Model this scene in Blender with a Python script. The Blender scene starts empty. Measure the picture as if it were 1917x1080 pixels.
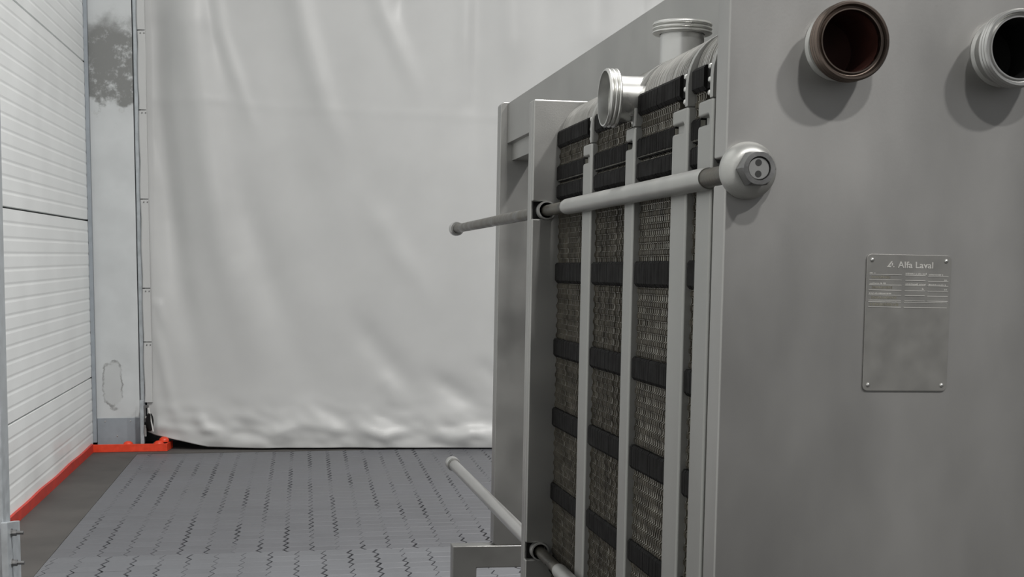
import bpy, bmesh, math, random
from mathutils import Vector, Matrix, noise
random.seed(7)
sc = bpy.context.scene
COL = sc.collection

# ------------------------------------------------------------------ camera
F, CX, CY, H = 2700.0, 958.5, 700.0, 1.18          # focal length and principal point in pixels, lens height
def ray(x, y): return Vector(((x - CX) / F, -(y - CY) / F, 1.0))
Yc = ray(571, 478).normalized()
Zc = Vector((0, Yc.z, -Yc.y)).normalized()
Xc = Yc.cross(Zc)
if Xc.x < 0: Xc = -Xc
def to_world(c): return Vector((c.dot(Xc), c.dot(Yc), c.dot(Zc)))
right, up, fwd = to_world(Vector((1, 0, 0))), to_world(Vector((0, 1, 0))), to_world(Vector((0, 0, 1)))
cd = bpy.data.cameras.new('camera'); cam = bpy.data.objects.new('camera', cd); COL.objects.link(cam)
M = Matrix((right, up, -fwd)).transposed().to_4x4(); M.translation = (0, 0, H)
cam.matrix_world = M
cd.sensor_width = 36; cd.sensor_fit = 'HORIZONTAL'; cd.lens = F / 1917 * 36
cd.shift_x = (958.5 - CX) / 1917; cd.shift_y = (CY - 540) / 1917
cd.clip_start = 0.05; cd.clip_end = 100
sc.camera = cam
def at(x, y, Y=None, Z=None):                       # a pixel of the photo as a point of the hall
    r = to_world(ray(x, y)); t = Y / r.y if Y is not None else (Z - H) / r.z
    p = r * t; p.z += H; return p

# ------------------------------------------------------------------ world, lamps, exposure
w = bpy.data.worlds.new('hall'); sc.world = w; w.use_nodes = True
bg = w.node_tree.nodes['Background']
bg.inputs[0].default_value = (0.97, 0.985, 1.0, 1); bg.inputs[1].default_value = 0.185
def lamp(x, y, z, watt, size, col=(1, 0.982, 0.955)):
    l = bpy.data.lights.new('hall_lamp', 'AREA'); l.shape = 'DISK'; l.size = size; l.energy = watt; l.color = col
    o = bpy.data.objects.new('hall_lamp', l); COL.objects.link(o); o.location = (x, y, z); return o
lamp(3.8, -2.9, 6.4, 330, 0.45)
lamp(1.0, -3.7, 6.4, 330, 0.45)
lamp(1.5, 3.4, 6.8, 390, 0.5)
lamp(4.2, 3.4, 6.8, 200, 0.5)
sc.view_settings.view_transform = 'Standard'; sc.view_settings.look = 'None'
sc.view_settings.exposure = 0.0; sc.view_settings.gamma = 1.0; sc.view_settings.use_curve_mapping = False

# ------------------------------------------------------------------ materials
def mat(name, col, rough=0.5, metal=0.0, var=0.12, scale=6.0, bump=0.0, bscale=80.0, rvar=0.1, stretch=(1, 1, 1), spec=0.5):
    m = bpy.data.materials.new(name); m.use_nodes = True; nt = m.node_tree; N = nt.nodes; L = nt.links
    b = N['Principled BSDF']; b.inputs['Metallic'].default_value = metal; b.inputs['Specular IOR Level'].default_value = spec
    tc = N.new('ShaderNodeTexCoord'); mp = N.new('ShaderNodeMapping'); mp.inputs['Scale'].default_value = stretch
    L.new(tc.outputs['Object'], mp.inputs['Vector'])
    n = N.new('ShaderNodeTexNoise'); n.inputs['Scale'].default_value = scale; n.inputs['Detail'].default_value = 5
    L.new(mp.outputs[0], n.inputs['Vector'])
    r = N.new('ShaderNodeMapRange'); r.inputs[1].default_value = 0.3; r.inputs[2].default_value = 0.7
    r.inputs[3].default_value = 1 - var; r.inputs[4].default_value = 1 + var
    L.new(n.outputs['Fac'], r.inputs[0])
    mx = N.new('ShaderNodeVectorMath'); mx.operation = 'SCALE'; mx.inputs[0].default_value = col
    L.new(r.outputs[0], mx.inputs['Scale']); L.new(mx.outputs[0], b.inputs['Base Color'])
    r2 = N.new('ShaderNodeMapRange'); r2.inputs[1].default_value = 0.3; r2.inputs[2].default_value = 0.7
    r2.inputs[3].default_value = max(0.03, rough - rvar); r2.inputs[4].default_value = min(1, rough + rvar)
    L.new(n.outputs['Fac'], r2.inputs[0]); L.new(r2.outputs[0], b.inputs['Roughness'])
    if bump:
        n2 = N.new('ShaderNodeTexNoise'); n2.inputs['Scale'].default_value = bscale; n2.inputs['Detail'].default_value = 4
        L.new(mp.outputs[0], n2.inputs['Vector'])
        bp = N.new('ShaderNodeBump'); bp.inputs['Strength'].default_value = bump; bp.inputs['Distance'].default_value = 0.002
        L.new(n2.outputs['Fac'], bp.inputs['Height']); L.new(bp.outputs[0], b.inputs['Normal'])
    m['bsdf'] = b.name
    return m
M_frame = mat('blasted_steel', (0.375, 0.37, 0.36), 0.44, 0.85, 0.15, 4.5, 0.035, 500, 0.06, (1, 1, 0.5))
M_press = mat('blasted_steel_dull', (0.36, 0.357, 0.345), 0.40, 0.85, 0.09, 6, 0.08, 500, 0.06)
M_grid = mat('satin_steel', (0.34, 0.34, 0.327), 0.42, 0.65, 0.07, 9, 0.06, 400, 0.05, (1, 1, 0.25))
M_bright = mat('polished_steel', (0.60, 0.60, 0.58), 0.32, 0.85, 0.08, 20, 0.0, 80, 0.06)
M_sleeve = mat('brushed_steel', (0.40, 0.40, 0.385), 0.38, 0.6, 0.07, 14, 0.06, 300, 0.06)
M_rod = mat('oily_steel', (0.08, 0.073, 0.058), 0.34, 0.75, 0.6, 14, 0.2, 120, 0.1)
M_clean = mat('ground_steel', (0.47, 0.47, 0.46), 0.3, 0.75, 0.03, 12, 0.0, 80, 0.02)
M_nut = mat('forged_steel', (0.18, 0.18, 0.18), 0.45, 0.7, 0.2, 30, 0.15, 200, 0.08)
M_plate = mat('grimy_shaded_plate_steel', (0.125, 0.114, 0.092), 0.42, 0.55, 0.35, 26, 0.0, 80, 0.08)
M_plate2 = mat('lighter_plate_steel', (0.30, 0.29, 0.255), 0.38, 0.6, 0.3, 26, 0.0, 80, 0.08)
M_dome = mat('clean_plate_steel', (0.50, 0.495, 0.475), 0.36, 0.55, 0.1, 18, 0.0, 80, 0.06)
M_rubber = mat('black_rubber', (0.0055, 0.005, 0.005), 0.75, 0.0, 0.3, 30, 0.1, 200, 0.1, (1, 1, 1), 0.15)
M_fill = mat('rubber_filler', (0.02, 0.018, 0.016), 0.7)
M_bronze = mat('stained_steel', (0.125, 0.10, 0.085), 0.3, 0.9, 0.3, 18, 0.0, 80, 0.1)
M_rust = mat('rust_red_bore', (0.06, 0.022, 0.017), 0.45, 0.3, 0.3, 30)
M_bore = mat('dark_bore', (0.03, 0.03, 0.03), 0.5, 0.5, 0.2, 20)
M_name = mat('nameplate_steel', (0.31, 0.305, 0.29), 0.40, 0.65, 0.06, 30, 0.0, 80, 0.05)
M_engr = mat('raised_lettering', (0.60, 0.59, 0.56), 0.4, 0.4, 0.05, 30)
M_ink = mat('faded_stamping', (0.20, 0.19, 0.155), 0.5, 0.3, 0.2, 200)
M_panel = mat('white_panel', (0.86, 0.88, 0.875), 0.45, 0.0, 0.03, 3)
M_tarp = mat('white_tarpaulin', (0.485, 0.49, 0.485), 0.38, 0.0, 0.03, 4, 0.05, 700, 0.05)
M_galv = mat('galvanised_steel', (0.42, 0.45, 0.47), 0.45, 0.35, 0.12, 25)
M_galvd = mat('grey_sheet', (0.30, 0.33, 0.36), 0.5, 0.2, 0.06, 15)
M_dark = mat('dark_gap', (0.03, 0.03, 0.03), 0.8)
M_orange = mat('orange_paint', (0.72, 0.055, 0.018), 0.45, 0.0, 0.12, 30)
M_red = mat('red_paint', (0.50, 0.035, 0.02), 0.5, 0.0, 0.15, 14)
M_conc = mat('dirty_concrete', (0.070, 0.066, 0.062), 0.8, 0.0, 0.25, 3, 0.3, 60)
M_joint = mat('joint_dirt', (0.022, 0.021, 0.020), 0.9, 0.0, 0.3, 20)
M_white = mat('white_strip', (0.68, 0.68, 0.66), 0.5, 0.0, 0.08, 20)

def floor_mat(name, col, var, scale):
    m = mat(name, col, 0.45, 0.0, var, scale, 0.25, 40, 0.08)
    nt = m.node_tree; N = nt.nodes; L = nt.links; b = N['Principled BSDF']
    src = b.inputs['Base Color'].links[0].from_socket
    oi = N.new('ShaderNodeObjectInfo'); r = N.new('ShaderNodeMapRange'); r.inputs[3].default_value = 0.94; r.inputs[4].default_value = 1.06
    L.new(oi.outputs['Random'], r.inputs[0])
    v = N.new('ShaderNodeVectorMath'); v.operation = 'SCALE'; L.new(src, v.inputs[0]); L.new(r.outputs[0], v.inputs['Scale'])
    L.new(v.outputs[0], b.inputs['Base Color']); return m
M_floor = floor_mat('grey_floor_block', (0.124, 0.128, 0.140), 0.10, 1.3)
M_floor2 = floor_mat('older_floor_block', (0.103, 0.105, 0.116), 0.16, 1.6)

def stain_mat():                                    # painted pillar: worn grey patch near the top, a dried water stain near the foot
    m = mat('painted_pillar', (0.52, 0.54, 0.545), 0.55, 0.0, 0.07, 5, 0.1, 60)
    nt = m.node_tree; N = nt.nodes; L = nt.links; b = N['Principled BSDF']
    src = b.inputs['Base Color'].links[0].from_socket
    geo = N.new('ShaderNodeNewGeometry'); sp = N.new('ShaderNodeSeparateXYZ'); L.new(geo.outputs['Position'], sp.inputs[0])
    def rng(sock, a, c, lo=0.0, hi=1.0):
        r = N.new('ShaderNodeMapRange'); r.interpolation_type = 'SMOOTHSTEP'
        r.inputs[1].default_value = a; r.inputs[2].default_value = c; r.inputs[3].default_value = lo; r.inputs[4].default_value = hi
        L.new(sock, r.inputs[0]); return r.outputs[0]
    def mul(a, c):
        q = N.new('ShaderNodeMath'); q.operation = 'MULTIPLY'; L.new(a, q.inputs[0]); L.new(c, q.inputs[1]); return q.outputs[0]
    def nz(scale, det, rough=0.6):
        n = N.new('ShaderNodeTexNoise'); n.inputs['Scale'].default_value = scale; n.inputs['Detail'].default_value = det; n.inputs['Roughness'].default_value = rough
        L.new(geo.outputs['Position'], n.inputs['Vector']); return n.outputs['Fac']
    def wobble(sock, amt, scale):
        a = N.new('ShaderNodeMath'); a.operation = 'MULTIPLY_ADD'; L.new(nz(scale, 4), a.inputs[0]); a.inputs[1].default_value = amt; 
        L.new(sock, a.inputs[2]); return a.outputs[0]
    zw = wobble(sp.outputs['Z'], 0.30, 9)
    patch = mul(mul(rng(zw, 2.22, 2.27), rng(zw, 2.80, 2.62)), rng(nz(11, 6, 0.7), 0.30, 0.50))
    low = mul(mul(rng(zw, 2.06, 2.10), rng(zw, 2.26, 2.14)), rng(nz(13, 5), 0.55, 0.68))
    def mixcol(fac, base, col):
        x = N.new('ShaderNodeMix'); x.data_type = 'RGBA'; L.new(fac, x.inputs['Factor']); L.new(base, x.inputs['A']); x.inputs['B'].default_value = (*col, 1); return x.outputs['Result']
    c = mixcol(patch, src, (0.19, 0.195, 0.19)); c = mixcol(low, c, (0.36, 0.36, 0.35))
    # outlined stain: distance from its centre, wobbled
    vm = N.new('ShaderNodeVectorMath'); vm.operation = 'SUBTRACT'; L.new(geo.outputs['Position'], vm.inputs[0]); vm.inputs[1].default_value = (-1.165, 8.98, 0.385)
    vs = N.new('ShaderNodeVectorMath'); vs.operation = 'MULTIPLY'; L.new(vm.outputs[0], vs.inputs[0]); vs.inputs[1].default_value = (1.9, 0, 0.85)
    ln = N.new('ShaderNodeVectorMath'); ln.operation = 'LENGTH'; L.new(vs.outputs[0], ln.inputs[0])
    d = wobble(wobble(ln.outputs['Value'], 0.16, 7), 0.05, 40)
    ring = mul(rng(d, 0.208, 0.224), rng(d, 0.240, 0.226)); fill = rng(d, 0.23, 0.215)
    h = N.new('ShaderNodeMath'); h.operation = 'MULTIPLY'; L.new(fill, h.inputs[0]); h.inputs[1].default_value = 0.22
    c = mixcol(h.outputs[0], c, (0.33, 0.33, 0.32)); 
    h2 = N.new('ShaderNodeMath'); h2.operation = 'MULTIPLY'; L.new(ring, h2.inputs[0]); h2.inputs[1].default_value = 0.75
    ringm = mul(h2.outputs[0], rng(nz(9, 3), 0.40, 0.56)); c = mixcol(ringm, c, (0.17, 0.17, 0.165))
    L.new(c, b.inputs['Base Color']); return m
M_pillar = stain_mat()

# ------------------------------------------------------------------ mesh helpers
def link(name, me, m, parent=None, smooth=None):
    o = bpy.data.objects.new(name, me); COL.objects.link(o)
    for x in (m if isinstance(m, (list, tuple)) else [m]): me.materials.append(x)
    if parent: o.parent = parent
    if smooth is not None:
        me.polygons.foreach_set('use_smooth', [True] * len(me.polygons)); me.set_sharp_from_angle(angle=math.radians(smooth))
    return o
def obj(name, bm, m, parent=None, smooth=None, bevel=0, seg=2, recalc=True):
    if recalc: bmesh.ops.recalc_face_normals(bm, faces=bm.faces)
    me = bpy.data.meshes.new(name); bm.to_mesh(me); bm.free()
    o = link(name, me, m, parent, smooth)
    if bevel:
        b = o.modifiers.new('bevel', 'BEVEL'); b.width = bevel; b.segments = seg; b.limit_method = 'ANGLE'; b.angle_limit = math.radians(40)
        if smooth is None:
            me.polygons.foreach_set('use_smooth', [True] * len(me.polygons)); b.harden_normals = True
    return o
def pyobj(name, vs, fs, m, parent=None, smooth=None, mi=None):
    me = bpy.data.meshes.new(name); me.from_pydata(vs, [], fs)
    if mi: me.polygons.foreach_set('material_index', mi)
    me.update(); return link(name, me, m, parent, smooth)
def box(bm, x0, x1, y0, y1, z0, z1):
    v = [bm.verts.new(p) for p in ((x0, y0, z0), (x1, y0, z0), (x1, y1, z0), (x0, y1, z0), (x0, y0, z1), (x1, y0, z1), (x1, y1, z1), (x0, y1, z1))]
    for f in ((0, 3, 2, 1), (4, 5, 6, 7), (0, 1, 5, 4), (1, 2, 6, 5), (2, 3, 7, 6), (3, 0, 4, 7)): bm.faces.new([v[i] for i in f])
def prism(bm, pts, fn0, fn1):                       # outline pts (a,b) -> two end loops
    a = [bm.verts.new(fn0(*p)) for p in pts]; b = [bm.verts.new(fn1(*p)) for p in pts]; n = len(pts)
    bm.faces.new(a); bm.faces.new(b[::-1])
    for i in range(n): bm.faces.new((a[i], b[i], b[(i + 1) % n], a[(i + 1) % n]))
def lathe(bm, o, axis, prof, seg=48, closed=False, mats=None):
    a = Vector(axis).normalized(); t = Vector((0, 0, 1)) if abs(a.z) < 0.9 else Vector((1, 0, 0))
    e1 = a.cross(t).normalized(); e2 = a.cross(e1); o = Vector(o); rings = []
    for (s, r) in prof:
        if r <= 1e-6: rings.append([bm.verts.new(o + a * s)])
        else: rings.append([bm.verts.new(o + a * s + (e1 * math.cos(2 * math.pi * k / seg) + e2 * math.sin(2 * math.pi * k / seg)) * r) for k in range(seg)])
    idx = list(range(len(rings) - 1)) + ([-1] if closed else [])
    for i in idx:
        A, B = rings[i], rings[(i + 1) % len(rings)] if i >= 0 else rings[0]
        if i == -1: A = rings[-1]
        for k in range(seg):
            k2 = (k + 1) % seg
            if len(A) == 1 and len(B) == 1: continue
            if len(A) == 1: f = bm.faces.new((A[0], B[k], B[k2]))
            elif len(B) == 1: f = bm.faces.new((A[k], B[0], A[k2]))
            else: f = bm.faces.new((A[k], B[k], B[k2], A[k2]))
            if mats: f.material_index = mats[i]
def tag(o, label=None, cat=None, group=None, kind=None):
    if label: o['label'] = label
    if cat: o['category'] = cat
    if group: o['group'] = group
    if kind: o['kind'] = kind
    return o
def empty(name, loc=(0, 0, 0)):
    o = bpy.data.objects.new(name, None); COL.objects.link(o); o.location = loc; o.empty_display_size = 0.1; return o

# ------------------------------------------------------------------ setting: left wall of ribbed panels
WX, YB = -1.284, 8.98                               # wall face, depth of the pillar face
bm = bmesh.new(); box(bm, WX - 0.16, WX - 0.05, -3.0, YB + 0.35, 0.0, 5.0)
wall = tag(obj('wall_left', bm, M_galvd), kind='structure', label='hall wall on the left clad in white ribbed panels')
seams = [-0.5, 0.4445, 1.389, 2.325, 3.262, 4.2, 5.0]
for i in range(len(seams) - 1):
    z0, z1 = max(0.045, seams[i] + 0.0035), seams[i + 1] - 0.0035
    if i == 0: z0 = 0.045
    prof = [(0.016, z0), (0.001, z0 + 0.002)] if i else [(0.0, z0)]
    base = seams[i]; p = (seams[i + 1] - base) / 14; k = 1
    while base + k * p < z1 - 0.02:
        zc = base + k * p
        if zc > z0 + 0.02: prof += [(0.0, zc - 0.011), (0.0014, zc - 0.002), (0.0014, zc + 0.002), (0.0, zc + 0.011)]
        k += 1
    prof += [(0.001, z1 - 0.002), (0.016, z1)]
    bm = bmesh.new()
    ys = [-3.0, 2.0, 8.96]
    rows = [[bm.verts.new((WX - d, y, z)) for (d, z) in prof] for y in ys]
    for a, b in zip(rows, rows[1:]):
        for j in range(len(prof) - 1): bm.faces.new((a[j], b[j], b[j + 1], a[j + 1]))
    back = [[bm.verts.new((WX - 0.05, y, prof[0][1])), bm.verts.new((WX - 0.05, y, prof[-1][1]))] for y in ys]
    for a, b, c, d in zip(rows, rows[1:], back, back[1:]):
        bm.faces.new((a[0], c[0], d[0], b[0])); bm.faces.new((a[-1], b[-1], d[1], c[1]))
    bm.faces.new(rows[-1] + back[-1][::-1])
    obj('wall_panel', bm, M_panel, wall, recalc=True)
# back wall far behind the curtain, only seen in the slit under its hem
bm = bmesh.new(); box(bm, -1.4, 5.0, 9.35, 9.45, 0.0, 5.0)
tag(obj('wall_back', bm, M_galvd), kind='structure', label='dark wall behind the white curtain')
bm = bmesh.new(); box(bm, WX + 0.001, WX + 0.022, YB - 0.035, YB - 0.002, 0.05, 4.5)
tag(obj('trim_1', bm, M_galvd), kind='structure', label='grey flashing strip in the corner of wall and pillar')
# base strip, brushed on unevenly
gy_ = 8.860
bm = bmesh.new(); ys = [4.0 + (gy_ - 4.0) * i / 40 for i in range(41)]
r0 = [[bm.verts.new(q) for q in ((WX + 0.012, y, 0.0), (WX + 0.012, y, 0.050 + 0.007 * noise.noise((y * 2.3, 0, 3))), (WX + 0.001, y, 0.052 + 0.007 * noise.noise((y * 2.3, 0, 3))), (WX + 0.001, y, 0.0))] for y in ys]
for a, b in zip(r0, r0[1:]):
    for j in range(4): bm.faces.new((a[j], b[j], b[(j + 1) % 4], a[(j + 1) % 4]))
bm.faces.new(r0[0]); bm.faces.new(r0[-1][::-1])
tag(obj('baseboard_left', bm, M_red), kind='structure', label='red painted strip along the foot of the panel wall')

# ------------------------------------------------------------------ floor: slab and saw-tooth blocks
bm = bmesh.new(); box(bm, WX - 0.16, 12.0, -12.0, 9.45, -0.25, -0.006)
floor = tag(obj('floor', bm, M_joint), kind='structure', label='grey hall floor of interlocking saw-toothed blocks')
def slab(name, x0, x1, y0, y1):
    bm = bmesh.new(); box(bm, x0, x1, y0, y1, -0.006, -0.0005); return obj(name, bm, M_conc, floor)
tag(slab('concrete_edge', WX, -1.006, -3.0, 8.98), label='dark dirty concrete margin beside the wall')
slab('concrete_strip', -1.006, 5.0, 8.775, 9.35)
BW, BD = 0.104, 0.0905
def joint(k, r):                                    # half width of the joint left of column k in row r
    a = noise.noise((k * 3.1, r * 0.23, 1.7)) + 0.35 * noise.noise((k * 7.7, r * 1.3, 4.1))
    g = (0.0013 if r < 9 else 0.0006) + 0.0055 * max(0.0, a + 0.28)
    return min(g, 0.0048)
def rowgap(r, k): return 0.0004 + (0.0032 if r <= 9 else 0.0014) * max(0.0, noise.noise((r * 5.3, k * 0.21, 9.0)))
stuff_v, stuff_f, stuff_m = [], [], []
count = 0; Y0 = 5.754 - 9 * BD
for r in range(0, 43):
    y0 = Y0 + r * BD; y1 = y0 + BD; near = r < 9
    off = (-0.15 if near else -0.195)
    if y1 > 8.775: break
    kmin = math.ceil((-1.0 - off) / BW) - 1
    for k in range(kmin, 36):
        xl, xr = off + k * BW, off + (k + 1) * BW
        if xr < -0.99: continue
        first = xl < -1.0
        if first: xl = -1.003
        if xr - xl < 0.02: continue
        jl, jr = (0.001 if first else joint(k + (0 if near else 50), r)), joint(k + 1 + (0 if near else 50), r)
        A = 0.0095
        wob = 0.004 * noise.noise((k * 1.9, r * 0.8, 7))
        g0, g1 = rowgap(r, k), rowgap(r + 1, k)
        if r == 9: g0 = 0.0016
        if r == 3 and 2 > k > -9: g0 = 0.0022
        if r == 2 and 2 > k > -9: g1 = 0.0022
        ya, yb = y0 + g0, y1 - g1
        wl = 0.004 * noise.noise((k * 1.9, r * 0.8, 7)); wr = 0.004 * noise.noise(((k + 1) * 1.9, r * 0.8, 7))
        ym = ya + 0.36 * BD
        if first: left = [(xl, ya), (xl, ym), (xl, yb)]
        else: left = [(xl + A + jl + wl, ya), (xl - A + jl + wl, ym), (xl + A + jl + wl, yb)]
        rgt = [(xr + A - jr + wr, ya), (xr - A - jr + wr, ym), (xr + A - jr + wr, yb)]
        loop = [left[0], rgt[0], rgt[1], rgt[2], left[2], left[1]]
        dz = 0.0007 * noise.noise((k * 2.7, r * 2.1, 2))
        cxy = ((xl + xr) / 2, (y0 + y1) / 2)
        top = [(x - cxy[0], y - cxy[1], dz) for x, y in loop]
        bot = [(x - cxy[0], y - cxy[1], -0.006) for x, y in loop]
        # the top is chamfered a little
        ins = [(x * 0.985, y * 0.985, z + 0.0008) for x, y, z in top]
        n = 6
        fs = [(12, 13, 14, 15, 16, 17)] + [(i, (i + 1) % n, 12 + (i + 1) % n, 12 + i) for i in range(n)] + [(6 + i, 6 + (i + 1) % n, (i + 1) % n, i) for i in range(n)]
        vs = top + bot + ins
        if count < 300 and 3 < r and cxy[0] < 0.75 * (y0 / 5.7):
            o = pyobj('floor_block', vs, fs, M_floor if near else M_floor2, floor); o.location = (cxy[0], cxy[1], 0); count += 1
        else:
            b = len(stuff_v); stuff_v += [(x + cxy[0], y + cxy[1], z) for x, y, z in vs]; stuff_f += [tuple(i + b for i in f) for f in fs]; stuff_m += [0 if near else 1] * len(fs)
tag(pyobj('floor_blocks', stuff_v, stuff_f, [M_floor, M_floor2], floor, mi=stuff_m), kind='stuff')

# ------------------------------------------------------------------ pillar with kick plate
PL, PR = -1.264, -1.008
def lean(x, z): return x                            # pillar stands plumb
bm = bmesh.new(); box(bm, PL, PR, YB, YB + 0.24, 0.0, 4.4)
pillar = tag(obj('pillar', bm, M_pillar, bevel=0.004), 'off-white painted pillar in the corner with worn patch and water stain', 'pillar')
kz = at(180, 783, Y=YB).z
bm = bmesh.new(); box(bm, PL + 0.004, PR + 0.002, YB - 0.006, YB - 0.0005, 0.0, kz)
kick = tag(obj('kick_plate', bm, M_galvd, pillar, bevel=0.001), label='grey sheet metal kick plate')
bm = bmesh.new()
for x, z in ((PL + 0.05, kz - 0.02), (PL + 0.20, kz - 0.02), (PL + 0.12, kz - 0.11)):
    lathe(bm, (x, YB - 0.0055, z), (0, -1, 0), [(0, 0.0045), (0.002, 0.004), (0.003, 0)], 10)
tag(obj('screw_heads', bm, M_bright, kick, smooth=40))
bm = bmesh.new(); box(bm, PR + 0.0005, PR + 0.012, YB + 0.012, YB + 0.1, kz + 0.002, 4.4)
obj('dark_joint', bm, M_dark, pillar)
bm = bmesh.new(); prism(bm, [(PR + 0.006, YB + 0.08), (PR + 0.006, YB - 0.004), (PR + 0.012, YB - 0.008), (PR + 0.030, YB - 0.008), (PR + 0.034, YB), (PR + 0.034, YB + 0.08)], lambda a, b: (a, b, kz + 0.01), lambda a, b: (a, b, 4.4))
tag(obj('edge_channel', bm, M_galv, pillar), label='pale metal channel along the pillar edge')

# ------------------------------------------------------------------ curtain
def cur_y(x): return 9.02 - 0.128 * (x + 0.94)
def folds():
    P = lambda x, y: (lambda q: (q.x, q.z))(at(x, y, Y=8.9))
    R = []                                          # polyline in photo, height, half width (m)
    def add(pts, h, wd): R.append(([P(*p) for p in pts], h, wd))
    add([(285, -60), (290, 190), (308, 335), (330, 520), (370, 690), (392, 780)], -0.075, 0.06)
    add([(350, -60), (362, 100), (390, 300), (420, 480), (470, 640), (500, 720)], 0.055, 0.07)
    add([(395, -60), (412, 60), (457, 190), (500, 300)], 0.016, 0.028)
    add([(385, -60), (400, 60), (440, 190)], -0.014, 0.03)
    add([(430, 250), (470, 420), (540, 620), (590, 740)], -0.030, 0.07)
    add([(505, -60), (520, 100), (560, 300), (620, 500), (690, 650)], -0.020, 0.09)
    add([(545, -60), (570, 60), (605, 190), (660, 330)], 0.026, 0.045)
    add([(660, 330), (740, 470), (840, 610)], 0.012, 0.05)
    add([(690, -60), (715, 30), (735, 75), (770, 160), (790, 215)], 0.018, 0.035)
    add([(755, -40), (745, 50)], -0.02, 0.03)
    add([(868, -60), (866, 74), (868, 200)], 0.018, 0.03)
    add([(890, -60), (885, 200), (900, 400)], -0.014, 0.04)
    add([(945, -60), (952, 200)], 0.02, 0.04)
    add([(640, 560), (697, 640), (760, 715), (800, 778)], -0.018, 0.05)
    add([(780, 685), (850, 730), (895, 768), (930, 790)], -0.020, 0.04)
    add([(700, 690), (760, 760)], 0.012, 0.04)
    add([(790, 800), (830, 812), (880, 804), (935, 796)], 0.028, 0.028)
    add([(660, 790), (720, 812), (770, 800)], 0.014, 0.022)
    add([(560, 740), (600, 790), (650, 800)], 0.014, 0.03)
    add([(505, 780), (520, 805), (545, 798), (580, 808)], 0.010, 0.018)
    add([(285, 575), (300, 660), (320, 760), (345, 820)], 0.014, 0.022)
    add([(268, 560), (296, 572), (312, 640)], 0.010, 0.018)
    add([(360, 770), (385, 800), (420, 806)], 0.02, 0.025)
    add([(265, 160), (275, 240), (290, 330)], -0.015, 0.02)
    add([(880, 660), (915, 700), (935, 740)], -0.01, 0.03)
    add([(1010, -60), (1000, 200), (980, 400)], -0.02, 0.06); add([(1100, -60), (1090, 200)], 0.03, 0.06)
    add([(1210, -60), (1190, 100)], -0.02, 0.05)
    return R
FO = folds()
SEAM = [(q.x, q.z) for q in (at(x, y, Y=8.9) for x, y in ((280, 182), (390, 186), (500, 199), (640, 209), (800, 219), (960, 228), (1400, 250)))]
def seg_dist(px, pz, pts):
    best = 9e9; t_at = run = 0
    for (ax, az), (bx, bz) in zip(pts, pts[1:]):
        dx, dz = bx - ax, bz - az; L2 = dx * dx + dz * dz
        t = max(0, min(1, ((px - ax) * dx + (pz - az) * dz) / L2))
        d = (px - ax - t * dx) ** 2 + (pz - az - t * dz) ** 2
        if d < best: best = d; t_at = run + t * math.sqrt(L2)
        run += math.sqrt(L2)
    return best, t_at / run
def hem(x):
    a = at(300, 815, Y=8.9); 
    pts = [(-1.0, 0.125), (at(292, 812, Y=9.0).x, at(292, 812, Y=9.0).z), (at(330, 821, Y=8.98).x, at(330, 821, Y=8.98).z), (at(390, 829, Y=8.95).x, 0.018), (at(480, 833, Y=8.92).x, 0.010), (5, 0.006)]
    for (a, b), (c, d) in zip(pts, pts[1:]):
        if x <= c: return b + (d - b) * max(0, (x - a)) / (c - a)
    return 0.006
nx, nz_ = 250, 190; X0, X1, ZT = -0.962, 4.2, 4.3
xs = [X0 + (X1 - X0) * ((i / nx) ** 1.45) for i in range(nx + 1)]
vs, fs = [], []
boxes = [(min(p[0] for p in P) - 4 * wd, max(p[0] for p in P) + 4 * wd, min(p[1] for p in P) - 4 * wd, max(p[1] for p in P) + 4 * wd) for P, h, wd in FO]
for j in range(nz_ + 1):
    tz = (j / nz_) ** 1.25
    for x in xs:
        hz = hem(x); z = hz + (ZT - hz) * tz; d = 0.0
        for (P, h, wd), (a, b, c, e) in zip(FO, boxes):
            if a < x < b and c < z < e:
                sd, tt = seg_dist(x, z, P); ww = 1.5 * wd; ex = -sd / (ww * ww)
                if ex > -9: d += 0.85 * h * math.exp(ex) * min(1, tt / 0.3 + (0.6 if P[0][1] > 2.7 else 0)) ** 1.5 * min(1, (1 - tt) / 0.45) ** 1.3
        d *= 1.0
        if SEAM[0][0] < x:
            sd = seg_dist(x, z, SEAM)[0]; d += 0.0018 * math.exp(-sd / 0.0003)
        lowc = math.exp(-((z - 0.10) / 0.16) ** 2)
        nn = noise.noise((x * 5.0, z * 9.0, 0.3)) * 0.020 + noise.noise((x * 11 + z * 5, z * 17, 5)) * 0.009
        d += lowc * nn + 0.006 * noise.noise((x * 1.6 + z * 0.9, z * 0.7, 2.2)) + 0.010 * noise.noise((x * 2.6 + z * 0.6, z * 0.35, 8.2))
        fade = min(1, (x - X0) / 0.06)
        y = cur_y(x) - 0.05 - d * fade - 0.03 * math.exp(-((z - 0.05) / 0.2) ** 2) * fade
        if x > 2.0: y += 0.02 * math.sin(x * 6)
        vs.append((x, y, z))
for j in range(nz_):
    for i in range(nx):
        a = j * (nx + 1) + i; fs.append((a, a + 1, a + nx + 2, a + nx + 1))
curtain = pyobj('curtain', vs, fs, M_tarp, smooth=180)
s = curtain.modifiers.new('thick', 'SOLIDIFY'); s.thickness = 0.0025; s.offset = 1
tag(curtain, 'large off-white tarpaulin curtain hanging behind the machine down to the floor', 'curtain')
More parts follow.
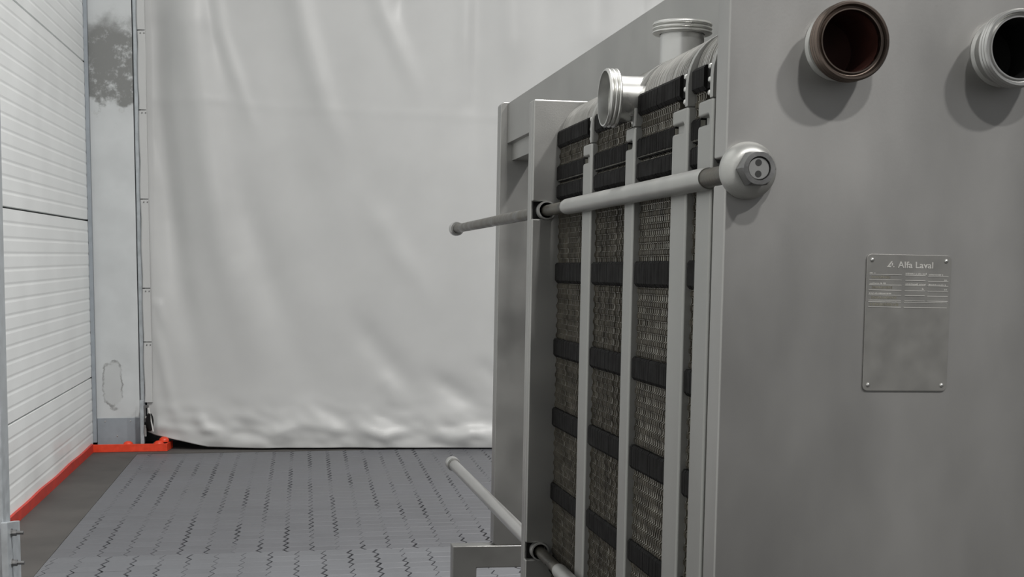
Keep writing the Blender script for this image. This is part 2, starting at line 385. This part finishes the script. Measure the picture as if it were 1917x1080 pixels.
# hem strip screwed along the left edge, in four lengths
zz = [0.29, 0.66, 0.985, 1.52, 2.05, 2.52, 3.2, 4.2]
for a, b in zip(zz, zz[1:]):
    vs, fs = [], []; n = 14
    for i in range(n + 1):
        z = a + (b - a - 0.006) * i / n; q = 0.003 * noise.noise((z * 6, 1, 0)) - 0.004 * abs(math.sin(z * 9))
        for (x, y) in ((X0 - 0.012 + q, 8.960), (X0 - 0.006 + q, 8.950), (X0 + 0.034 + 0.004 * noise.noise((z * 4, 0, 7)), 8.948), (X0 + 0.036, 8.963)): vs.append((x, y, z))
    for i in range(n):
        for k in range(3): p = i * 4 + k; fs.append((p, p + 1, p + 5, p + 4))
    fs += [(0, 1, 2, 3), tuple(n * 4 + k for k in (3, 2, 1, 0))]
    st = pyobj('hem_strip', vs, fs, M_tarp, curtain, smooth=35)
    bm = bmesh.new()
    for x in (X0 + 0.007, X0 + 0.028): lathe(bm, (x, 8.947, b - 0.02), (0, -1, 0), [(0, 0.004), (0.002, 0.0035), (0.003, 0)], 10)
    tag(obj('screw_heads', bm, M_nut, st, smooth=40))

# guide at the foot of the curtain: upright, wheel and strap
guide = tag(empty('curtain_guide', (-0.955, 8.94, 0.04)), 'small metal curtain guide with black wheel at the pillar foot', 'guide')
def gobj(name, bm, m, **k):
    o = obj(name, bm, m, guide, **k); o.location = -guide.location - Vector((0, 0.05, 0)); return o
bm = bmesh.new(); box(bm, PR + 0.012, PR + 0.033, 8.93, 8.938, 0.045, 0.31); box(bm, PR + 0.030, PR + 0.033, 8.938, 8.97, 0.045, 0.31); gobj('upright', bm, M_galv, bevel=0.001)
bm = bmesh.new(); box(bm, PR + 0.034, PR + 0.062, 8.935, 8.955, 0.262, 0.277); box(bm, PR + 0.036, PR + 0.044, 8.935, 8.955, 0.175, 0.262); gobj('bracket', bm, M_nut, bevel=0.001)
bm = bmesh.new(); lathe(bm, (PR + 0.058, 8.935, 0.175), (0.975, -0.22, 0), [(0, 0), (0, 0.048), (0.004, 0.055), (0.014, 0.055), (0.018, 0.048), (0.018, 0)], 32); gobj('wheel', bm, M_rubber, smooth=40)
bm = bmesh.new(); prism(bm, [(PR + 0.060, 0.265), (PR + 0.067, 0.265), (PR + 0.092, 0.12), (PR + 0.085, 0.12)], lambda a, b: (a, 8.925, b), lambda a, b: (a, 8.928, b)); gobj('strap', bm, M_white)
bm = bmesh.new(); lathe(bm, (PR + 0.048, 8.93, 0.205), (0, -1, 0), [(0, 0), (0, 0.008), (0.006, 0.007), (0.008, 0)], 12); gobj('axle', bm, M_bright, smooth=40)
bm = bmesh.new(); box(bm, PR + 0.036, PR + 0.048, 8.925, 8.935, 0.09, 0.16); gobj('lower_bracket', bm, M_bright, bevel=0.001)

# orange floor guard at the pillar foot with three domed bolts
gy = 8.862; gr = at(313, 845, Z=0).x; gq = at(325, 834, Z=0)
guard = tag(empty('floor_guard', (-1.0, 8.9, 0.0)), 'orange floor guard at the pillar foot with three domed bolts', 'guard')
def hobj(name, bm, m, **k):
    o = obj(name, bm, m, guard, **k); o.location = -guard.location; return o
bm = bmesh.new(); prism(bm, [(WX + 0.001, gy), (gr, gy), (gr + 0.02, 9.02), (gr + 0.012, 9.02), (gr - 0.008, gy + 0.008), (WX + 0.001, gy + 0.008)], lambda a, b: (a, b, 0.0), lambda a, b: (a, b, 0.047)); hobj('upstand', bm, M_orange, bevel=0.002)
bm = bmesh.new(); prism(bm, [(-1.06, gy + 0.009), (gr - 0.009, gy + 0.009), (gr + 0.011, 9.0), (-0.93, 9.0), (-0.93, YB - 0.05), (-1.06, YB - 0.05)], lambda a, b: (a, b, 0.0), lambda a, b: (a, b, 0.040)); tag(hobj('top_plate', bm, M_conc), label='dirty grey top of the guard')
for px, py, r in ((240, 826, 0.030), (297, 827, 0.031), (307, 818, 0.030)):
    z = 0.031 if py > 820 else 0.050; q = at(px, py, Y=8.895 if py > 820 else 8.93)
    bm = bmesh.new(); lathe(bm, (q.x, q.y, z), (0, 0, 1), [(0, r), (0.012, r), (0.022, r * 0.82), (0.029, r * 0.45), (0.031, 0)], 24); hobj('bolt_head', bm, M_orange, smooth=50)

# ------------------------------------------------------------------ steel post at the left edge
post = tag(empty('steel_post', (-1.06, 5.06, 0)), 'grey galvanised steel post at the left edge with bolted foot flange', 'post')
def pobj(name, bm, m, par=post, **k):
    o = obj(name, bm, m, par, **k)
    o.location = -post.location if par is post else (0, 0, 0); return o
bm = bmesh.new(); prism(bm, [(-1.24, 5.02), (-1.021, 5.02), (-1.021, 5.14), (-1.24, 5.14)], lambda a, b: (a - 0.002, b, 0.0), lambda a, b: (a + 0.012, b, 3.2)); pobj('column', bm, M_galv, bevel=0.004)
bm = bmesh.new(); prism(bm, [(4.985, 0.0), (5.20, 0.0), (5.20, 0.252), (4.985, 0.285)], lambda a, b: (-1.024, a, b), lambda a, b: (-1.002, a, b)); fl = pobj('flange', bm, M_galv, bevel=0.0025)
for z in (0.238, 0.134):
    bm = bmesh.new(); lathe(bm, (-1.002, 5.045, z), (1, 0, 0), [(0, 0), (0, 0.016), (0.003, 0.016), (0.003, 0.0115), (0.018, 0.0115), (0.018, 0)], 6)
    lathe(bm, (-1.002, 5.045, z), (1, 0, 0), [(0.018, 0.0065), (0.040, 0.0065), (0.041, 0.005), (0.041, 0)], 14)
    pobj('bolt', bm, M_nut, smooth=35)

# ------------------------------------------------------------------ plate heat exchanger
D = ray(485, 502).normalized(); n_ = ray(1250, 500).cross(ray(1250 - 0.026 * 500, 1000)); U = n_.cross(D).normalized()
if U.y < 0: U = -U
R = D.cross(U)
if R.x < 0: R = -R
EW = Matrix((to_world(R), to_world(D), to_world(U))).transposed()
OU, OD, OH = 0.79, 3.0, -1.1395
hx = empty('heat_exchanger'); hx.matrix_world = Matrix.Translation(EW @ Vector((OU, OD, OH)) + Vector((0, 0, H))) @ EW.to_4x4()
tag(hx, 'large stainless steel plate heat exchanger with pipe nozzles and long tie rods', 'heat exchanger')
def floor_h(u, d): return -(H + EW[2][0] * u + EW[2][1] * d) / EW[2][2]
def shift(o): o.location = (-OU, -OD, -OH); return o
def ex(name, bm, m, **k): return shift(obj(name, bm, m, hx, **k))
def sub(name, bm, m, par, **k): return obj(name, bm, m, par, **k)   # sub-parts share their part's frame

def rrect(u0, u1, h0, h1, r, n=5):
    P = []
    for cx, cy, a in ((u1 - r, h0 + r, -90), (u1 - r, h1 - r, 0), (u0 + r, h1 - r, 90), (u0 + r, h0 + r, 180)):
        for i in range(n + 1):
            t = math.radians(a + 90 * i / n); P.append((cx + r * math.cos(t), cy + r * math.sin(t)))
    return P
def slot_left(u0, uc, hc, hw, n=10, round_=True):   # points of a slot cut in from the left edge, going downwards
    P = [(u0, hc + hw), (uc, hc + hw)]
    P += [(uc + hw * math.sin(math.pi * i / n), hc + hw * math.cos(math.pi * i / n)) for i in range(1, n)]
    return P + [(uc, hc - hw), (u0, hc - hw)]
UR, HU, HL = 0.585, 0.1295, -0.583                  # tie rods
# frame plate (towards the camera)
bm = bmesh.new()
pts = [(0.559, 0.60)] + slot_left(0.559, UR, HU, 0.0165) + slot_left(0.559, UR, HL, 0.0165) + [(0.559, -1.03), (1.03, -1.03), (1.03, 0.60)]
prism(bm, pts, lambda a, b: (a, 1.70, b), lambda a, b: (a, 1.746, b))
cut = bmesh.new()
for u, h in ((0.697, 0.2845), (0.915, 0.2860)): lathe(cut, (u, 1.69, h), (0, 1, 0), [(0, 0), (0, 0.0372), (0.07, 0.0372), (0.07, 0)], 48)
cut = obj('cutter', cut, M_dark); fp = obj('frame_plate', bm, M_frame)
bo = fp.modifiers.new('holes', 'BOOLEAN'); bo.object = cut; bo.operation = 'DIFFERENCE'; bpy.context.view_layer.update()
me = bpy.data.meshes.new_from_object(fp.evaluated_get(bpy.context.evaluated_depsgraph_get()))
bpy.data.objects.remove(fp); bpy.data.objects.remove(cut)
fp = bpy.data.objects.new('frame_plate', me); COL.objects.link(fp); fp.parent = hx; shift(fp)
me.polygons.foreach_set('use_smooth', [True] * len(me.polygons)); me.set_sharp_from_angle(angle=math.radians(30))
bv = fp.modifiers.new('bevel', 'BEVEL'); bv.width = 0.003; bv.segments = 3; bv.limit_method = 'ANGLE'; bv.angle_limit = math.radians(40); bv.harden_normals = True
for u in (0.60, 0.91):
    bm = bmesh.new(); box(bm, u, u + 0.08, 1.69, 1.76, max(floor_h(u, 1.69), floor_h(u + 0.08, 1.76)) + 0.0005, -1.028); sub('foot', bm, M_frame, fp, bevel=0.003)
# pressure plate
bm = bmesh.new()
pts = [(0.555, 0.357)] + slot_left(0.555, UR, HU + 0.001, 0.018) + slot_left(0.555, UR, HL, 0.018) + [(0.555, -0.95), (1.03, -0.95), (1.03, 0.357), (0.88, 0.357), (0.88, 0.335), (0.72, 0.335), (0.72, 0.357)]
prism(bm, pts, lambda a, b: (a, 2.945, b), lambda a, b: (a, 2.967, b))
sl = len(slot_left(0.555, UR, HU, 0.018)); pts = [pts[0], pts[1 + 2 * sl]] + pts[2 + 2 * sl:]
prism(bm, pts, lambda a, b: (a, 2.967, b), lambda a, b: (a, 3.0, b))
pp = ex('pressure_plate', bm, M_press, bevel=0.003, seg=3)
for hc in (HU + 0.001, HL):                          # bushing rings in the slots
    bm = bmesh.new()
    lathe(bm, (UR, 2.936, hc), (0, 1, 0), [(0, 0.0160), (0, 0.0192), (0.028, 0.0192), (0.028, 0.0160)], 40, closed=True)
    sub('slot_bushing', bm, M_sleeve, pp, smooth=40)
    bm = bmesh.new(); box(bm, 0.560, UR + 0.012, 2.960, 2.9665, hc - 0.0172, hc + 0.0172); sub('slot_shade', bm, M_rubber, pp)  # black block added as the shade inside the slot pocket
# carrying bar, column, foot frame
bm = bmesh.new(); prism(bm, [(0.752, 0.521), (0.752, 0.398), (0.768, 0.398), (0.768, 0.346), (0.828, 0.346), (0.828, 0.398), (0.844, 0.398), (0.844, 0.521)], lambda a, b: (a, 1.747, b), lambda a, b: (a, 4.429, b))
ex('carrying_bar', bm, M_press, bevel=0.002)
bm = bmesh.new(); P = rrect(0.731, 0.865, -0.856, 0.524, 0.012); prism(bm, P, lambda a, b: (a, 4.43, b), lambda a, b: (a, 4.49, b)); ex('support_column', bm, M_press, bevel=0.002)
bm = bmesh.new(); fl_ = floor_h(0.6, 4.43) + 0.001; fr_ = floor_h(0.99, 4.43) + 0.001
prism(bm, [(0.603, -0.857), (0.603, fl_), (0.679, fl_), (0.679, -0.927), (0.918, -0.927), (0.918, fr_), (0.994, fr_), (0.994, -0.857)], lambda a, b: (a, 4.428, b), lambda a, b: (a, 4.485, b))
ex('support_foot', bm, M_press, bevel=0.003)
# connection grids
def arc_outline(uL, h1, Rr, n=10): return [(uL + Rr - Rr * math.cos(math.pi / 2 * i / n), h1 + Rr * math.sin(math.pi / 2 * i / n)) for i in range(n + 1)]
GR = [(2.609, 2.677), (2.301, 2.356), (2.004, 2.080), (1.888, 1.953)]   # front, back depth
for gi, (d0, d1) in enumerate(GR):
    bm = bmesh.new(); th = d1 - d0; rd = 0.006
    deep = (0.009, 0.040, 0.009, 0.012)[gi]
    s0, s1, sr = 0.2075, 0.2195, d0 + 0.22 * th
    hole = [(d1, s1)] + [(sr + rd - rd * math.sin(math.pi * i / 8), (s0 + s1) / 2 + (s1 - s0) / 2 * math.cos(math.pi * i / 8)) for i in range(9)] + [(d1, s0)]
    pts = [(d0, 0.2415), (d1, 0.2415)] + hole + [(d1, -0.86), (d0, -0.86)]
    prism(bm, pts, lambda a, b: (0.600, a, b), lambda a, b: (0.620 + deep, a, b))
    box(bm, 0.600 + deep, 0.97, d0, d1, -0.86, 0.2415)
    g = ex('connection_grid', bm, M_grid, bevel=0.0045, seg=3)
    bm = bmesh.new(); o1 = [(0.600, 0.2416)] + arc_outline(0.600, 0.272, 0.083) + [(0.97, 0.355), (0.97, 0.2416)]
    prism(bm, o1, lambda a, b: (a, d0 + 0.001, b), lambda a, b: (a, d0 + 0.013, b)); sub('end_sheet', bm, M_grid, g, bevel=0.001)
    if gi == 1:
        bm = bmesh.new(); box(bm, 0.63, 0.76, d0 + 0.014, d1, 0.2416, 0.335); sub('port_body', bm, M_grid, g, bevel=0.01)
# plate packs
SEC = [(2.679, 2.943), (2.358, 2.607), (2.082, 2.299), (1.955, 2.002), (1.748, 1.886)]
PITCH = 0.0056; UL, H1, RR = 0.613, 0.285, 0.070
def pack(si):
    d0, d1 = SEC[si]; vs, fs, mi = [], [], []
    front = GR[si][0] + 0.016 if si < 4 else d0     # above the grid's bar the plates go on to its end sheet
    k = 0; d = d1 - 0.003
    half = 0.01025; n0, n1 = -78, 27
    rng = random.Random(si * 11 + 3); t = 0.0006 if si < 2 else 0.0010
    while d > front:
        full = d > d0 + 0.002
        sgn = 1 if k % 2 else -1
        grp = (9, 7, 1, 1, 1)[si]; edge = (k + rng.choice((0, 0, 1))) % grp == 0
        du = (-0.0012 if edge and grp > 1 else rng.uniform(-0.0003, 0.0005))
        dj = rng.uniform(-0.0011, 0.0011)
        path = []
        if full:
            for i in range(n0, n1):
                h0 = i * half; out = i % 2
                lightrow = (edge or rng.random() < 0.25) if grp > 1 else rng.random() < 0.75
                m = (0 if out and not (edge and grp > 1 and rng.random() < 0.4) else 1) if lightrow else 0
                do = sgn * (1 if out else -1) * PITCH * 0.22
                ub = UL + du - (0.0030 if out else 0.0)
                lm = 1 if rng.random() < (0.55 if grp > 1 else 0.8) else 0
                path += [(UL + du - 0.0012, h0, d, lm, PITCH * 0.46), (UL + du - 0.0014, h0 + 0.0008, d + do, m, t), (ub, h0 + 0.0026, d + do, m, t), (ub, h0 + half - 0.0022, d + do, m, t), (UL + du - 0.001, h0 + half - 0.0002, d + do, m, t)]
        elif True:
            path = [(UL + du, 0.262 + 0.0115 * i, d, 2, t) for i in range(2)]
        for (a, b) in arc_outline(UL + dj, H1, RR, 9): path.append((a, b, d, 2, t))
        path.append((0.93, H1 + RR, d, 2, t))
        base = len(vs)
        for i, (u, h, dd, mm, tw) in enumerate(path):
            if h >= H1 - 1e-6:
                cu, ch = UL + RR, H1; L = math.hypot(u - cu, h - ch) or 1
                iu, ih = (u + (cu - u) / L * 0.024, h + (ch - h) / L * 0.024) if u < cu else (u, h - 0.024)
            else: iu, ih = UL + 0.018, h
            vs += [(u, dd - tw, h), (u, dd + tw, h), (iu, d - t, ih), (iu, d + t, ih)]
        for i in range(len(path) - 1):
            a = base + i * 4; b = a + 4; mm = path[i][3]
            fs += [(a, a + 1, b + 1, b), (a, b, b + 2, a + 2), (a + 1, a + 3, b + 3, b + 1)]; mi += [mm] * 3 if mm == 2 else [mm, 0, 0]  # below the dome, plate sides coloured dark so the gaps look shaded
        d -= PITCH if not (0.2845 and False) else PITCH; k += 1
    o = pyobj('plate_pack', vs, fs, [M_plate, M_plate2, M_dome], hx, mi=mi); shift(o); tag(o, kind='stuff')
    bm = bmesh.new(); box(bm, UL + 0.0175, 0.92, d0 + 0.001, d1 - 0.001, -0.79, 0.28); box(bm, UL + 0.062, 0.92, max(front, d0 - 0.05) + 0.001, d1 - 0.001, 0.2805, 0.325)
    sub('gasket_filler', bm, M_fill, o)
for i in range(5): pack(i)
# black clip strips across the plate edges
ROWS = [(0.2930, 0.2585), (0.2215, 0.1880), (0.1825, 0.1525), (0.0225, -0.0185), (-0.1335, -0.1715), (-0.2785, -0.3180), (-0.4360, -0.4730), (-0.592, -0.629), (-0.745, -0.782)]
for si, (d0, d1) in enumerate(SEC):
    for ri, (ht, hb) in enumerate(ROWS):
        rng = random.Random(si * 100 + ri); bm = bmesh.new()
        a = d0 + 0.0015
        if ri == 0 and si < 4: a = GR[si][0] + 0.056
        b = d1 - 0.002
        n = max(1, round((b - a) / PITCH)); p = (b - a) / n
        for k in range(n):
            y0 = a + k * p; g = 0.13 if ri == 1 else 0.03
            if rng.random() < 0.03: g = 0.10
            uo = 0.6045 + rng.uniform(-0.0002, 0.0003)
            tt, bb = ht + rng.uniform(-0.0003, 0.0003), hb + rng.uniform(-0.0005, 0.0005)
            ya, yb = y0 + g * p, y0 + p - g * p
            v = [bm.verts.new(q) for q in ((uo + 0.003, ya, tt), (uo, ya, tt - 0.004), (uo, ya, bb + 0.005), (uo + 0.004, ya, bb), (0.625, ya, bb), (0.625, ya, tt))]
            v2 = [bm.verts.new((q.co.x, yb, q.co.z)) for q in v]
            bm.faces.new(v); bm.faces.new(v2[::-1])
            for i in range(6): bm.faces.new((v[i], v2[i], v2[(i + 1) % 6], v[(i + 1) % 6]))
        if ri == 1:
            nf = len(bm.faces)
            for k in range(n): box(bm, 0.6056, 0.6125, a + k * p - 0.0006, a + k * p + 0.0006, hb + 0.002, ht - 0.004)
            bm.faces.ensure_lookup_table()
            for fi in range(nf, len(bm.faces)): bm.faces[fi].material_index = 1
        if ri == 0 and si < 4: box(bm, 0.6095, 0.618, GR[si][0] + 0.0145, a, hb + 0.001, ht - 0.001)  # dark backing added as shade in the gap behind the studs
        o = ex('gasket_strip', bm, [M_rubber, M_plate2] if ri == 1 else M_rubber)
        if ri == 0 and si < 4:                       # shiny studs between strip and end sheet
            for hh in (0.288, 0.270, 0.252):
                bm = bmesh.new(); lathe(bm, (0.6060, a - 0.017, hh), (1, 0, 0), [(0, 0), (0, 0.0028), (0.0015, 0.0042), (0.008, 0.0042)], 14)
                sub('stud', bm, M_bright, o, smooth=40)
# tie rods
def tie_rod(hc, lower):
    bm = bmesh.new(); lathe(bm, (UR, 0, hc), (0, 1, 0), [(1.665, 0.0), (1.665, 0.013), (2.76, 0.013), (2.765, 0.0115), (3.001, 0.0115), (3.001, 0.0128), (4.35, 0.0128), (4.35, 0)], 32)
    rod = ex('tie_rod', bm, M_rod, smooth=40)
    bm = bmesh.new(); lathe(bm, (UR, 0, hc), (0, 1, 0), [(1.85, 0.0132), (1.85, 0.0142), (1.853, 0.0152), (2.73, 0.0152), (2.742, 0.0145), (2.75, 0.0132)], 36); sub('sleeve', bm, M_sleeve, rod, smooth=40)
    if lower:
        bm = bmesh.new(); lathe(bm, (UR, 0, hc), (0, 1, 0), [(3.004, 0.0132), (3.004, 0.0158), (4.29, 0.0158), (4.295, 0.0132)], 36); tag(sub('rear_sleeve', bm, M_clean, rod, smooth=40), label='clean bright rear sleeve')
    bm = bmesh.new(); lathe(bm, (UR, 0, hc), (0, 1, 0), [(4.31, 0.0132), (4.31, 0.019), (4.315, 0.021), (4.345, 0.021), (4.352, 0.018), (4.355, 0.0)], 32); sub('end_cap', bm, M_clean, rod, smooth=40)
    # domed washer on the frame plate
    prof = [(1.6995, 0.012), (1.6995, 0.0345)] + [(1.699 - 0.006 - 0.020 * math.sin(math.radians(a)), 0.0195 + 0.0155 * math.cos(math.radians(a))) for a in range(0, 91, 10)] + [(1.673, 0.012)]
    bm = bmesh.new(); lathe(bm, (UR, 0, hc), (0, 1, 0), prof, 48); tag(sub('domed_washer', bm, M_sleeve, rod, smooth=50), label='pale domed washer')
    # hexagon nut with chamfered corners
    bm = bmesh.new(); c = Vector((UR, 0, hc)); af, seg = 0.0192, 48
    def rad(t): return af / math.cos(((t + math.pi / 6 + math.radians(30)) % (math.pi / 3)) - math.pi / 6)
    rows = []
    for dd, lim, inner in ((1.672, 0.0, 0.013), (1.672, 0.030, None), (1.6545, 0.030, None), (1.650, 0.0196, None), (1.650, 0.0, 0.0142), (1.656, 0.0, 0.0142)):
        row = []
        for k in range(seg):
            t = 2 * math.pi * k / seg; r = inner if inner else min(rad(t), lim)
            row.append(bm.verts.new((UR + r * math.cos(t), dd, hc + r * math.sin(t))))
        rows.append(row)
    for A, B in zip(rows, rows[1:]):
        for k in range(seg): bm.faces.new((A[k], B[k], B[(k + 1) % seg], A[(k + 1) % seg]))
    sub('hexagon_nut', bm, M_nut, rod, smooth=30)
    bm = bmesh.new(); lathe(bm, (UR, 0, hc), (0, 1, 0), [(1.665, 0.0), (1.6525, 0.0), (1.6525, 0.0125), (1.6535, 0.0134), (1.665, 0.0134)], 32); se = sub('stud_end', bm, M_clean, rod, smooth=40)
    bm = bmesh.new()
    for dz in (0.0067, -0.0067): lathe(bm, (UR - 0.0008, 1.6522, hc + dz), (0, 1, 0), [(0, 0), (0, 0.0041), (0.001, 0.0041)], 16)
    tag(sub('spanner_holes', bm, M_dark, rod), label='two dark holes in the stud end')
tie_rod(HU, False); tie_rod(HL, True)

# nozzles: pipe and threaded ring
def nozzle(o, axis, L, r_pipe, r_ring, ring_w, bore, m_pipe, m_ring, m_bore, label=None, back=0.0, collar=False, deep=0.0, wide=False):
    bm = bmesh.new(); prof = []
    if collar: prof += [(0.0, r_pipe + 0.004), (0.002, r_pipe + 0.004), (0.005, r_pipe + 0.0005)]
    else: prof += [(-back, r_pipe)]
    prof += [(L - ring_w - 0.002, r_pipe), (L - ring_w, r_pipe + 0.001), (L - 0.006, r_pipe + 0.001), (L - 0.006, bore), (-deep, bore), (-deep, 0)]
    if wide: prof = [(-back, r_pipe), (L - ring_w + 0.0015, r_pipe), (L - ring_w + 0.0015, bore), (-deep, bore), (-deep, 0)]
    mats = [0] * (len(prof) - 1); mats[-2] = 1; mats[-1] = 1
    lathe(bm, o, axis, prof, 64, mats=mats)
    nz = shift(obj('nozzle', bm, [m_pipe, m_bore], hx, smooth=35))
    if label: tag(nz, label=label)
    bm = bmesh.new(); pr = [(L - ring_w, r_pipe + 0.0012), (L - ring_w, r_ring - 0.003)]
    nth = 3; tp = ring_w / nth
    for i in range(nth):
        for q in (0.12, 0.32, 0.55, 0.78):
            pr.append((L - ring_w + tp * (i + q), r_ring - (0.0 if q in (0.32, 0.55) else 0.0012)))
        pr.append((L - ring_w + tp * (i + 0.98), r_ring - 0.0036))
    pr[-1] = (L, r_ring - 0.002)
    pr += [(L, r_ring - 0.0045), (L - 0.002, r_ring - 0.0055), (L - 0.005, r_ring - 0.0065), (L - 0.0055, bore + 0.0022), (L - 0.003, bore + 0.0016), (L - 0.003, bore), (L - 0.012, bore)]
    if wide: pr = pr[:-7] + [(L, r_ring - 0.0042), (L - 0.004, r_ring - 0.0050), (L - ring_w + 0.003, r_ring - 0.0062), (L - ring_w + 0.002, bore)]
    lathe(bm, o, axis, pr, 64); sub('thread_ring', bm, m_ring, nz, smooth=28)
    return nz
nozzle((0.697, 1.6998, 0.2845), (0, -1, 0), 0.049, 0.0385, 0.0478, 0.020, 0.0370, M_sleeve, M_bronze, M_rust, 'frame plate nozzle with brown stained ring and rusty red bore', collar=True, deep=0.044)
nozzle((0.915, 1.6998, 0.2860), (0, -1, 0), 0.049, 0.0385, 0.0478, 0.020, 0.0370, M_sleeve, M_clean, M_bore, 'frame plate nozzle at the right edge with bright ring', collar=True, deep=0.044)
nozzle((0.66, 2.334, 0.2895), (-1, 0, 0), 0.104, 0.0368, 0.0480, 0.021, 0.0350, M_bright, M_bright, M_nut, 'bright side nozzle pointing left', back=0.0, wide=True)
nozzle((0.6865, 2.334, 0.30), (0, 0, 1), 0.1165, 0.0362, 0.0492, 0.019, 0.0345, M_clean, M_bright, M_bore, 'bright nozzle pointing up', back=0.0, wide=True)

# nameplate
N0, N1, NH0, NH1 = 0.7452, 0.8578, -0.1390, 0.0318
bm = bmesh.new(); prism(bm, rrect(N0, N1, NH0, NH1, 0.006), lambda a, b: (a, 1.6994, b), lambda a, b: (a, 1.6974, b))
npl = ex('nameplate', bm, M_name, bevel=0.0004)
for u, h in ((N0 + 0.007, NH1 - 0.007), (N1 - 0.007, NH1 - 0.007), (N0 + 0.007, NH0 + 0.0075), (N1 - 0.007, NH0 + 0.0075)):
    bm = bmesh.new(); lathe(bm, (u, 1.6974, h), (0, -1, 0), [(0, 0.0027), (0.0009, 0.0025), (0.0018, 0.0016), (0.0022, 0)], 16); sub('rivet', bm, M_bright, npl, smooth=60)
def S(q): return N0 + (q[0] - 178) / 1440 * (N1 - N0), NH1 - (q[1] - 85) / 1440 * (N1 - N0)      # 9x enlargement of the photo -> plate
bm = bmesh.new(); yt, yb_ = 1.6969, 1.69745
def rail(x0, x1, y, th=8):
    (a, b), (c, d) = S((x0, y)), S((x1, y + th)); box(bm, a, c, yt, yb_, d, b)
for y in (405, 488, 570, 652, 733, 815, 840, 922): rail(222, 775, y)
for y in (408, 492, 573, 655, 733, 818): rail(835, 1180, y)
for y in (420, 498, 575, 660, 737, 818): rail(1225, 1575, y)
for y in (840, 922): rail(825, 1565, y)
tag(sub('form_lines', bm, M_engr, npl), label='raised ruled lines of the rating form', kind='stuff')
bm = bmesh.new(); rg = random.Random(5)
def ticks(x0, x1, y0, y1):                          # captions too small to read in the photo: only their strokes
    x = x0
    while x < x1:
        wd = rg.uniform(7, 13); hh = rg.uniform(0.55, 1.0)
        (a, b), (c, d) = S((x, y1 - (y1 - y0) * hh)), S((x + wd, y1)); box(bm, a, c, yt + 0.0002, yb_, d, b)
        x += wd + rg.uniform(5, 9) + (14 if rg.random() < 0.12 else 0)
for a in ((230, 320, 372, 396), (235, 500, 535, 562), (230, 600, 695, 722), (840, 1190, 372, 400), (1240, 1480, 380, 408), (840, 1195, 540, 568), (1240, 1545, 545, 570), (1130, 1160, 612, 645), (1515, 1550, 615, 645), (1510, 1545, 470, 495)): ticks(*a)
tag(sub('form_captions', bm, M_engr, npl), label='worn raised captions', kind='stuff')
bm = bmesh.new()
for x0, x1, y0, y1 in ((262, 580, 432, 470), (275, 610, 595, 632), (270, 690, 755, 792), (250, 720, 862, 905)):
    x = x0
    while x < x1:
        wd = rg.uniform(14, 26); (a, b), (c, d) = S((x, y0 + rg.uniform(-4, 4))), S((x + wd, y1)); box(bm, a, c, yt + 0.0003, yb_, d, b); x += wd + rg.uniform(4, 12)
tag(sub('stamped_entries', bm, M_ink, npl), label='dark worn stamped entries', kind='stuff')
def lettering(txt, x0, x1, ybase, ytop):
    cu = bpy.data.curves.new('lettering', 'FONT'); cu.body = txt; cu.size = 1.0; cu.extrude = 0.02; cu.offset = 0.012
    t = bpy.data.objects.new('lettering', cu); COL.objects.link(t); bpy.context.view_layer.update()
    me = bpy.data.meshes.new_from_object(t.evaluated_get(bpy.context.evaluated_depsgraph_get()))
    bpy.data.objects.remove(t); bpy.data.curves.remove(cu)
    mnx, mxx = min(v.co.x for v in me.vertices), max(v.co.x for v in me.vertices); mny, mxy = min(v.co.y for v in me.vertices), max(v.co.y for v in me.vertices)
    (a, b), (c, d) = S((x0, ybase)), S((x1, ytop))
    for v in me.vertices:
        v.co = (a + (v.co.x - mnx) / (mxx - mnx) * (c - a), 1.69715 - v.co.z * 0.012, b + (v.co.y - mny) / (mxy - mny) * (d - b))
    me.materials.clear()
    return link('lettering', me, M_engr, npl)
lettering('Alfa Laval', 700, 1305, 298, 195)
bm = bmesh.new()                                    # the mark left of the words: a slanted open A with a dot
def poly(P): prism(bm, [S(p) for p in P], lambda a, b: (a, yt, b), lambda a, b: (a, yb_, b))
poly([(515, 290), (590, 195), (612, 195), (556, 268), (590, 268), (580, 290)])
poly([(598, 222), (618, 222), (612, 262), (596, 268)])
poly([(622, 270), (640, 270), (640, 290), (622, 290)])
tag(sub('emblem', bm, M_engr, npl), label='small raised emblem')
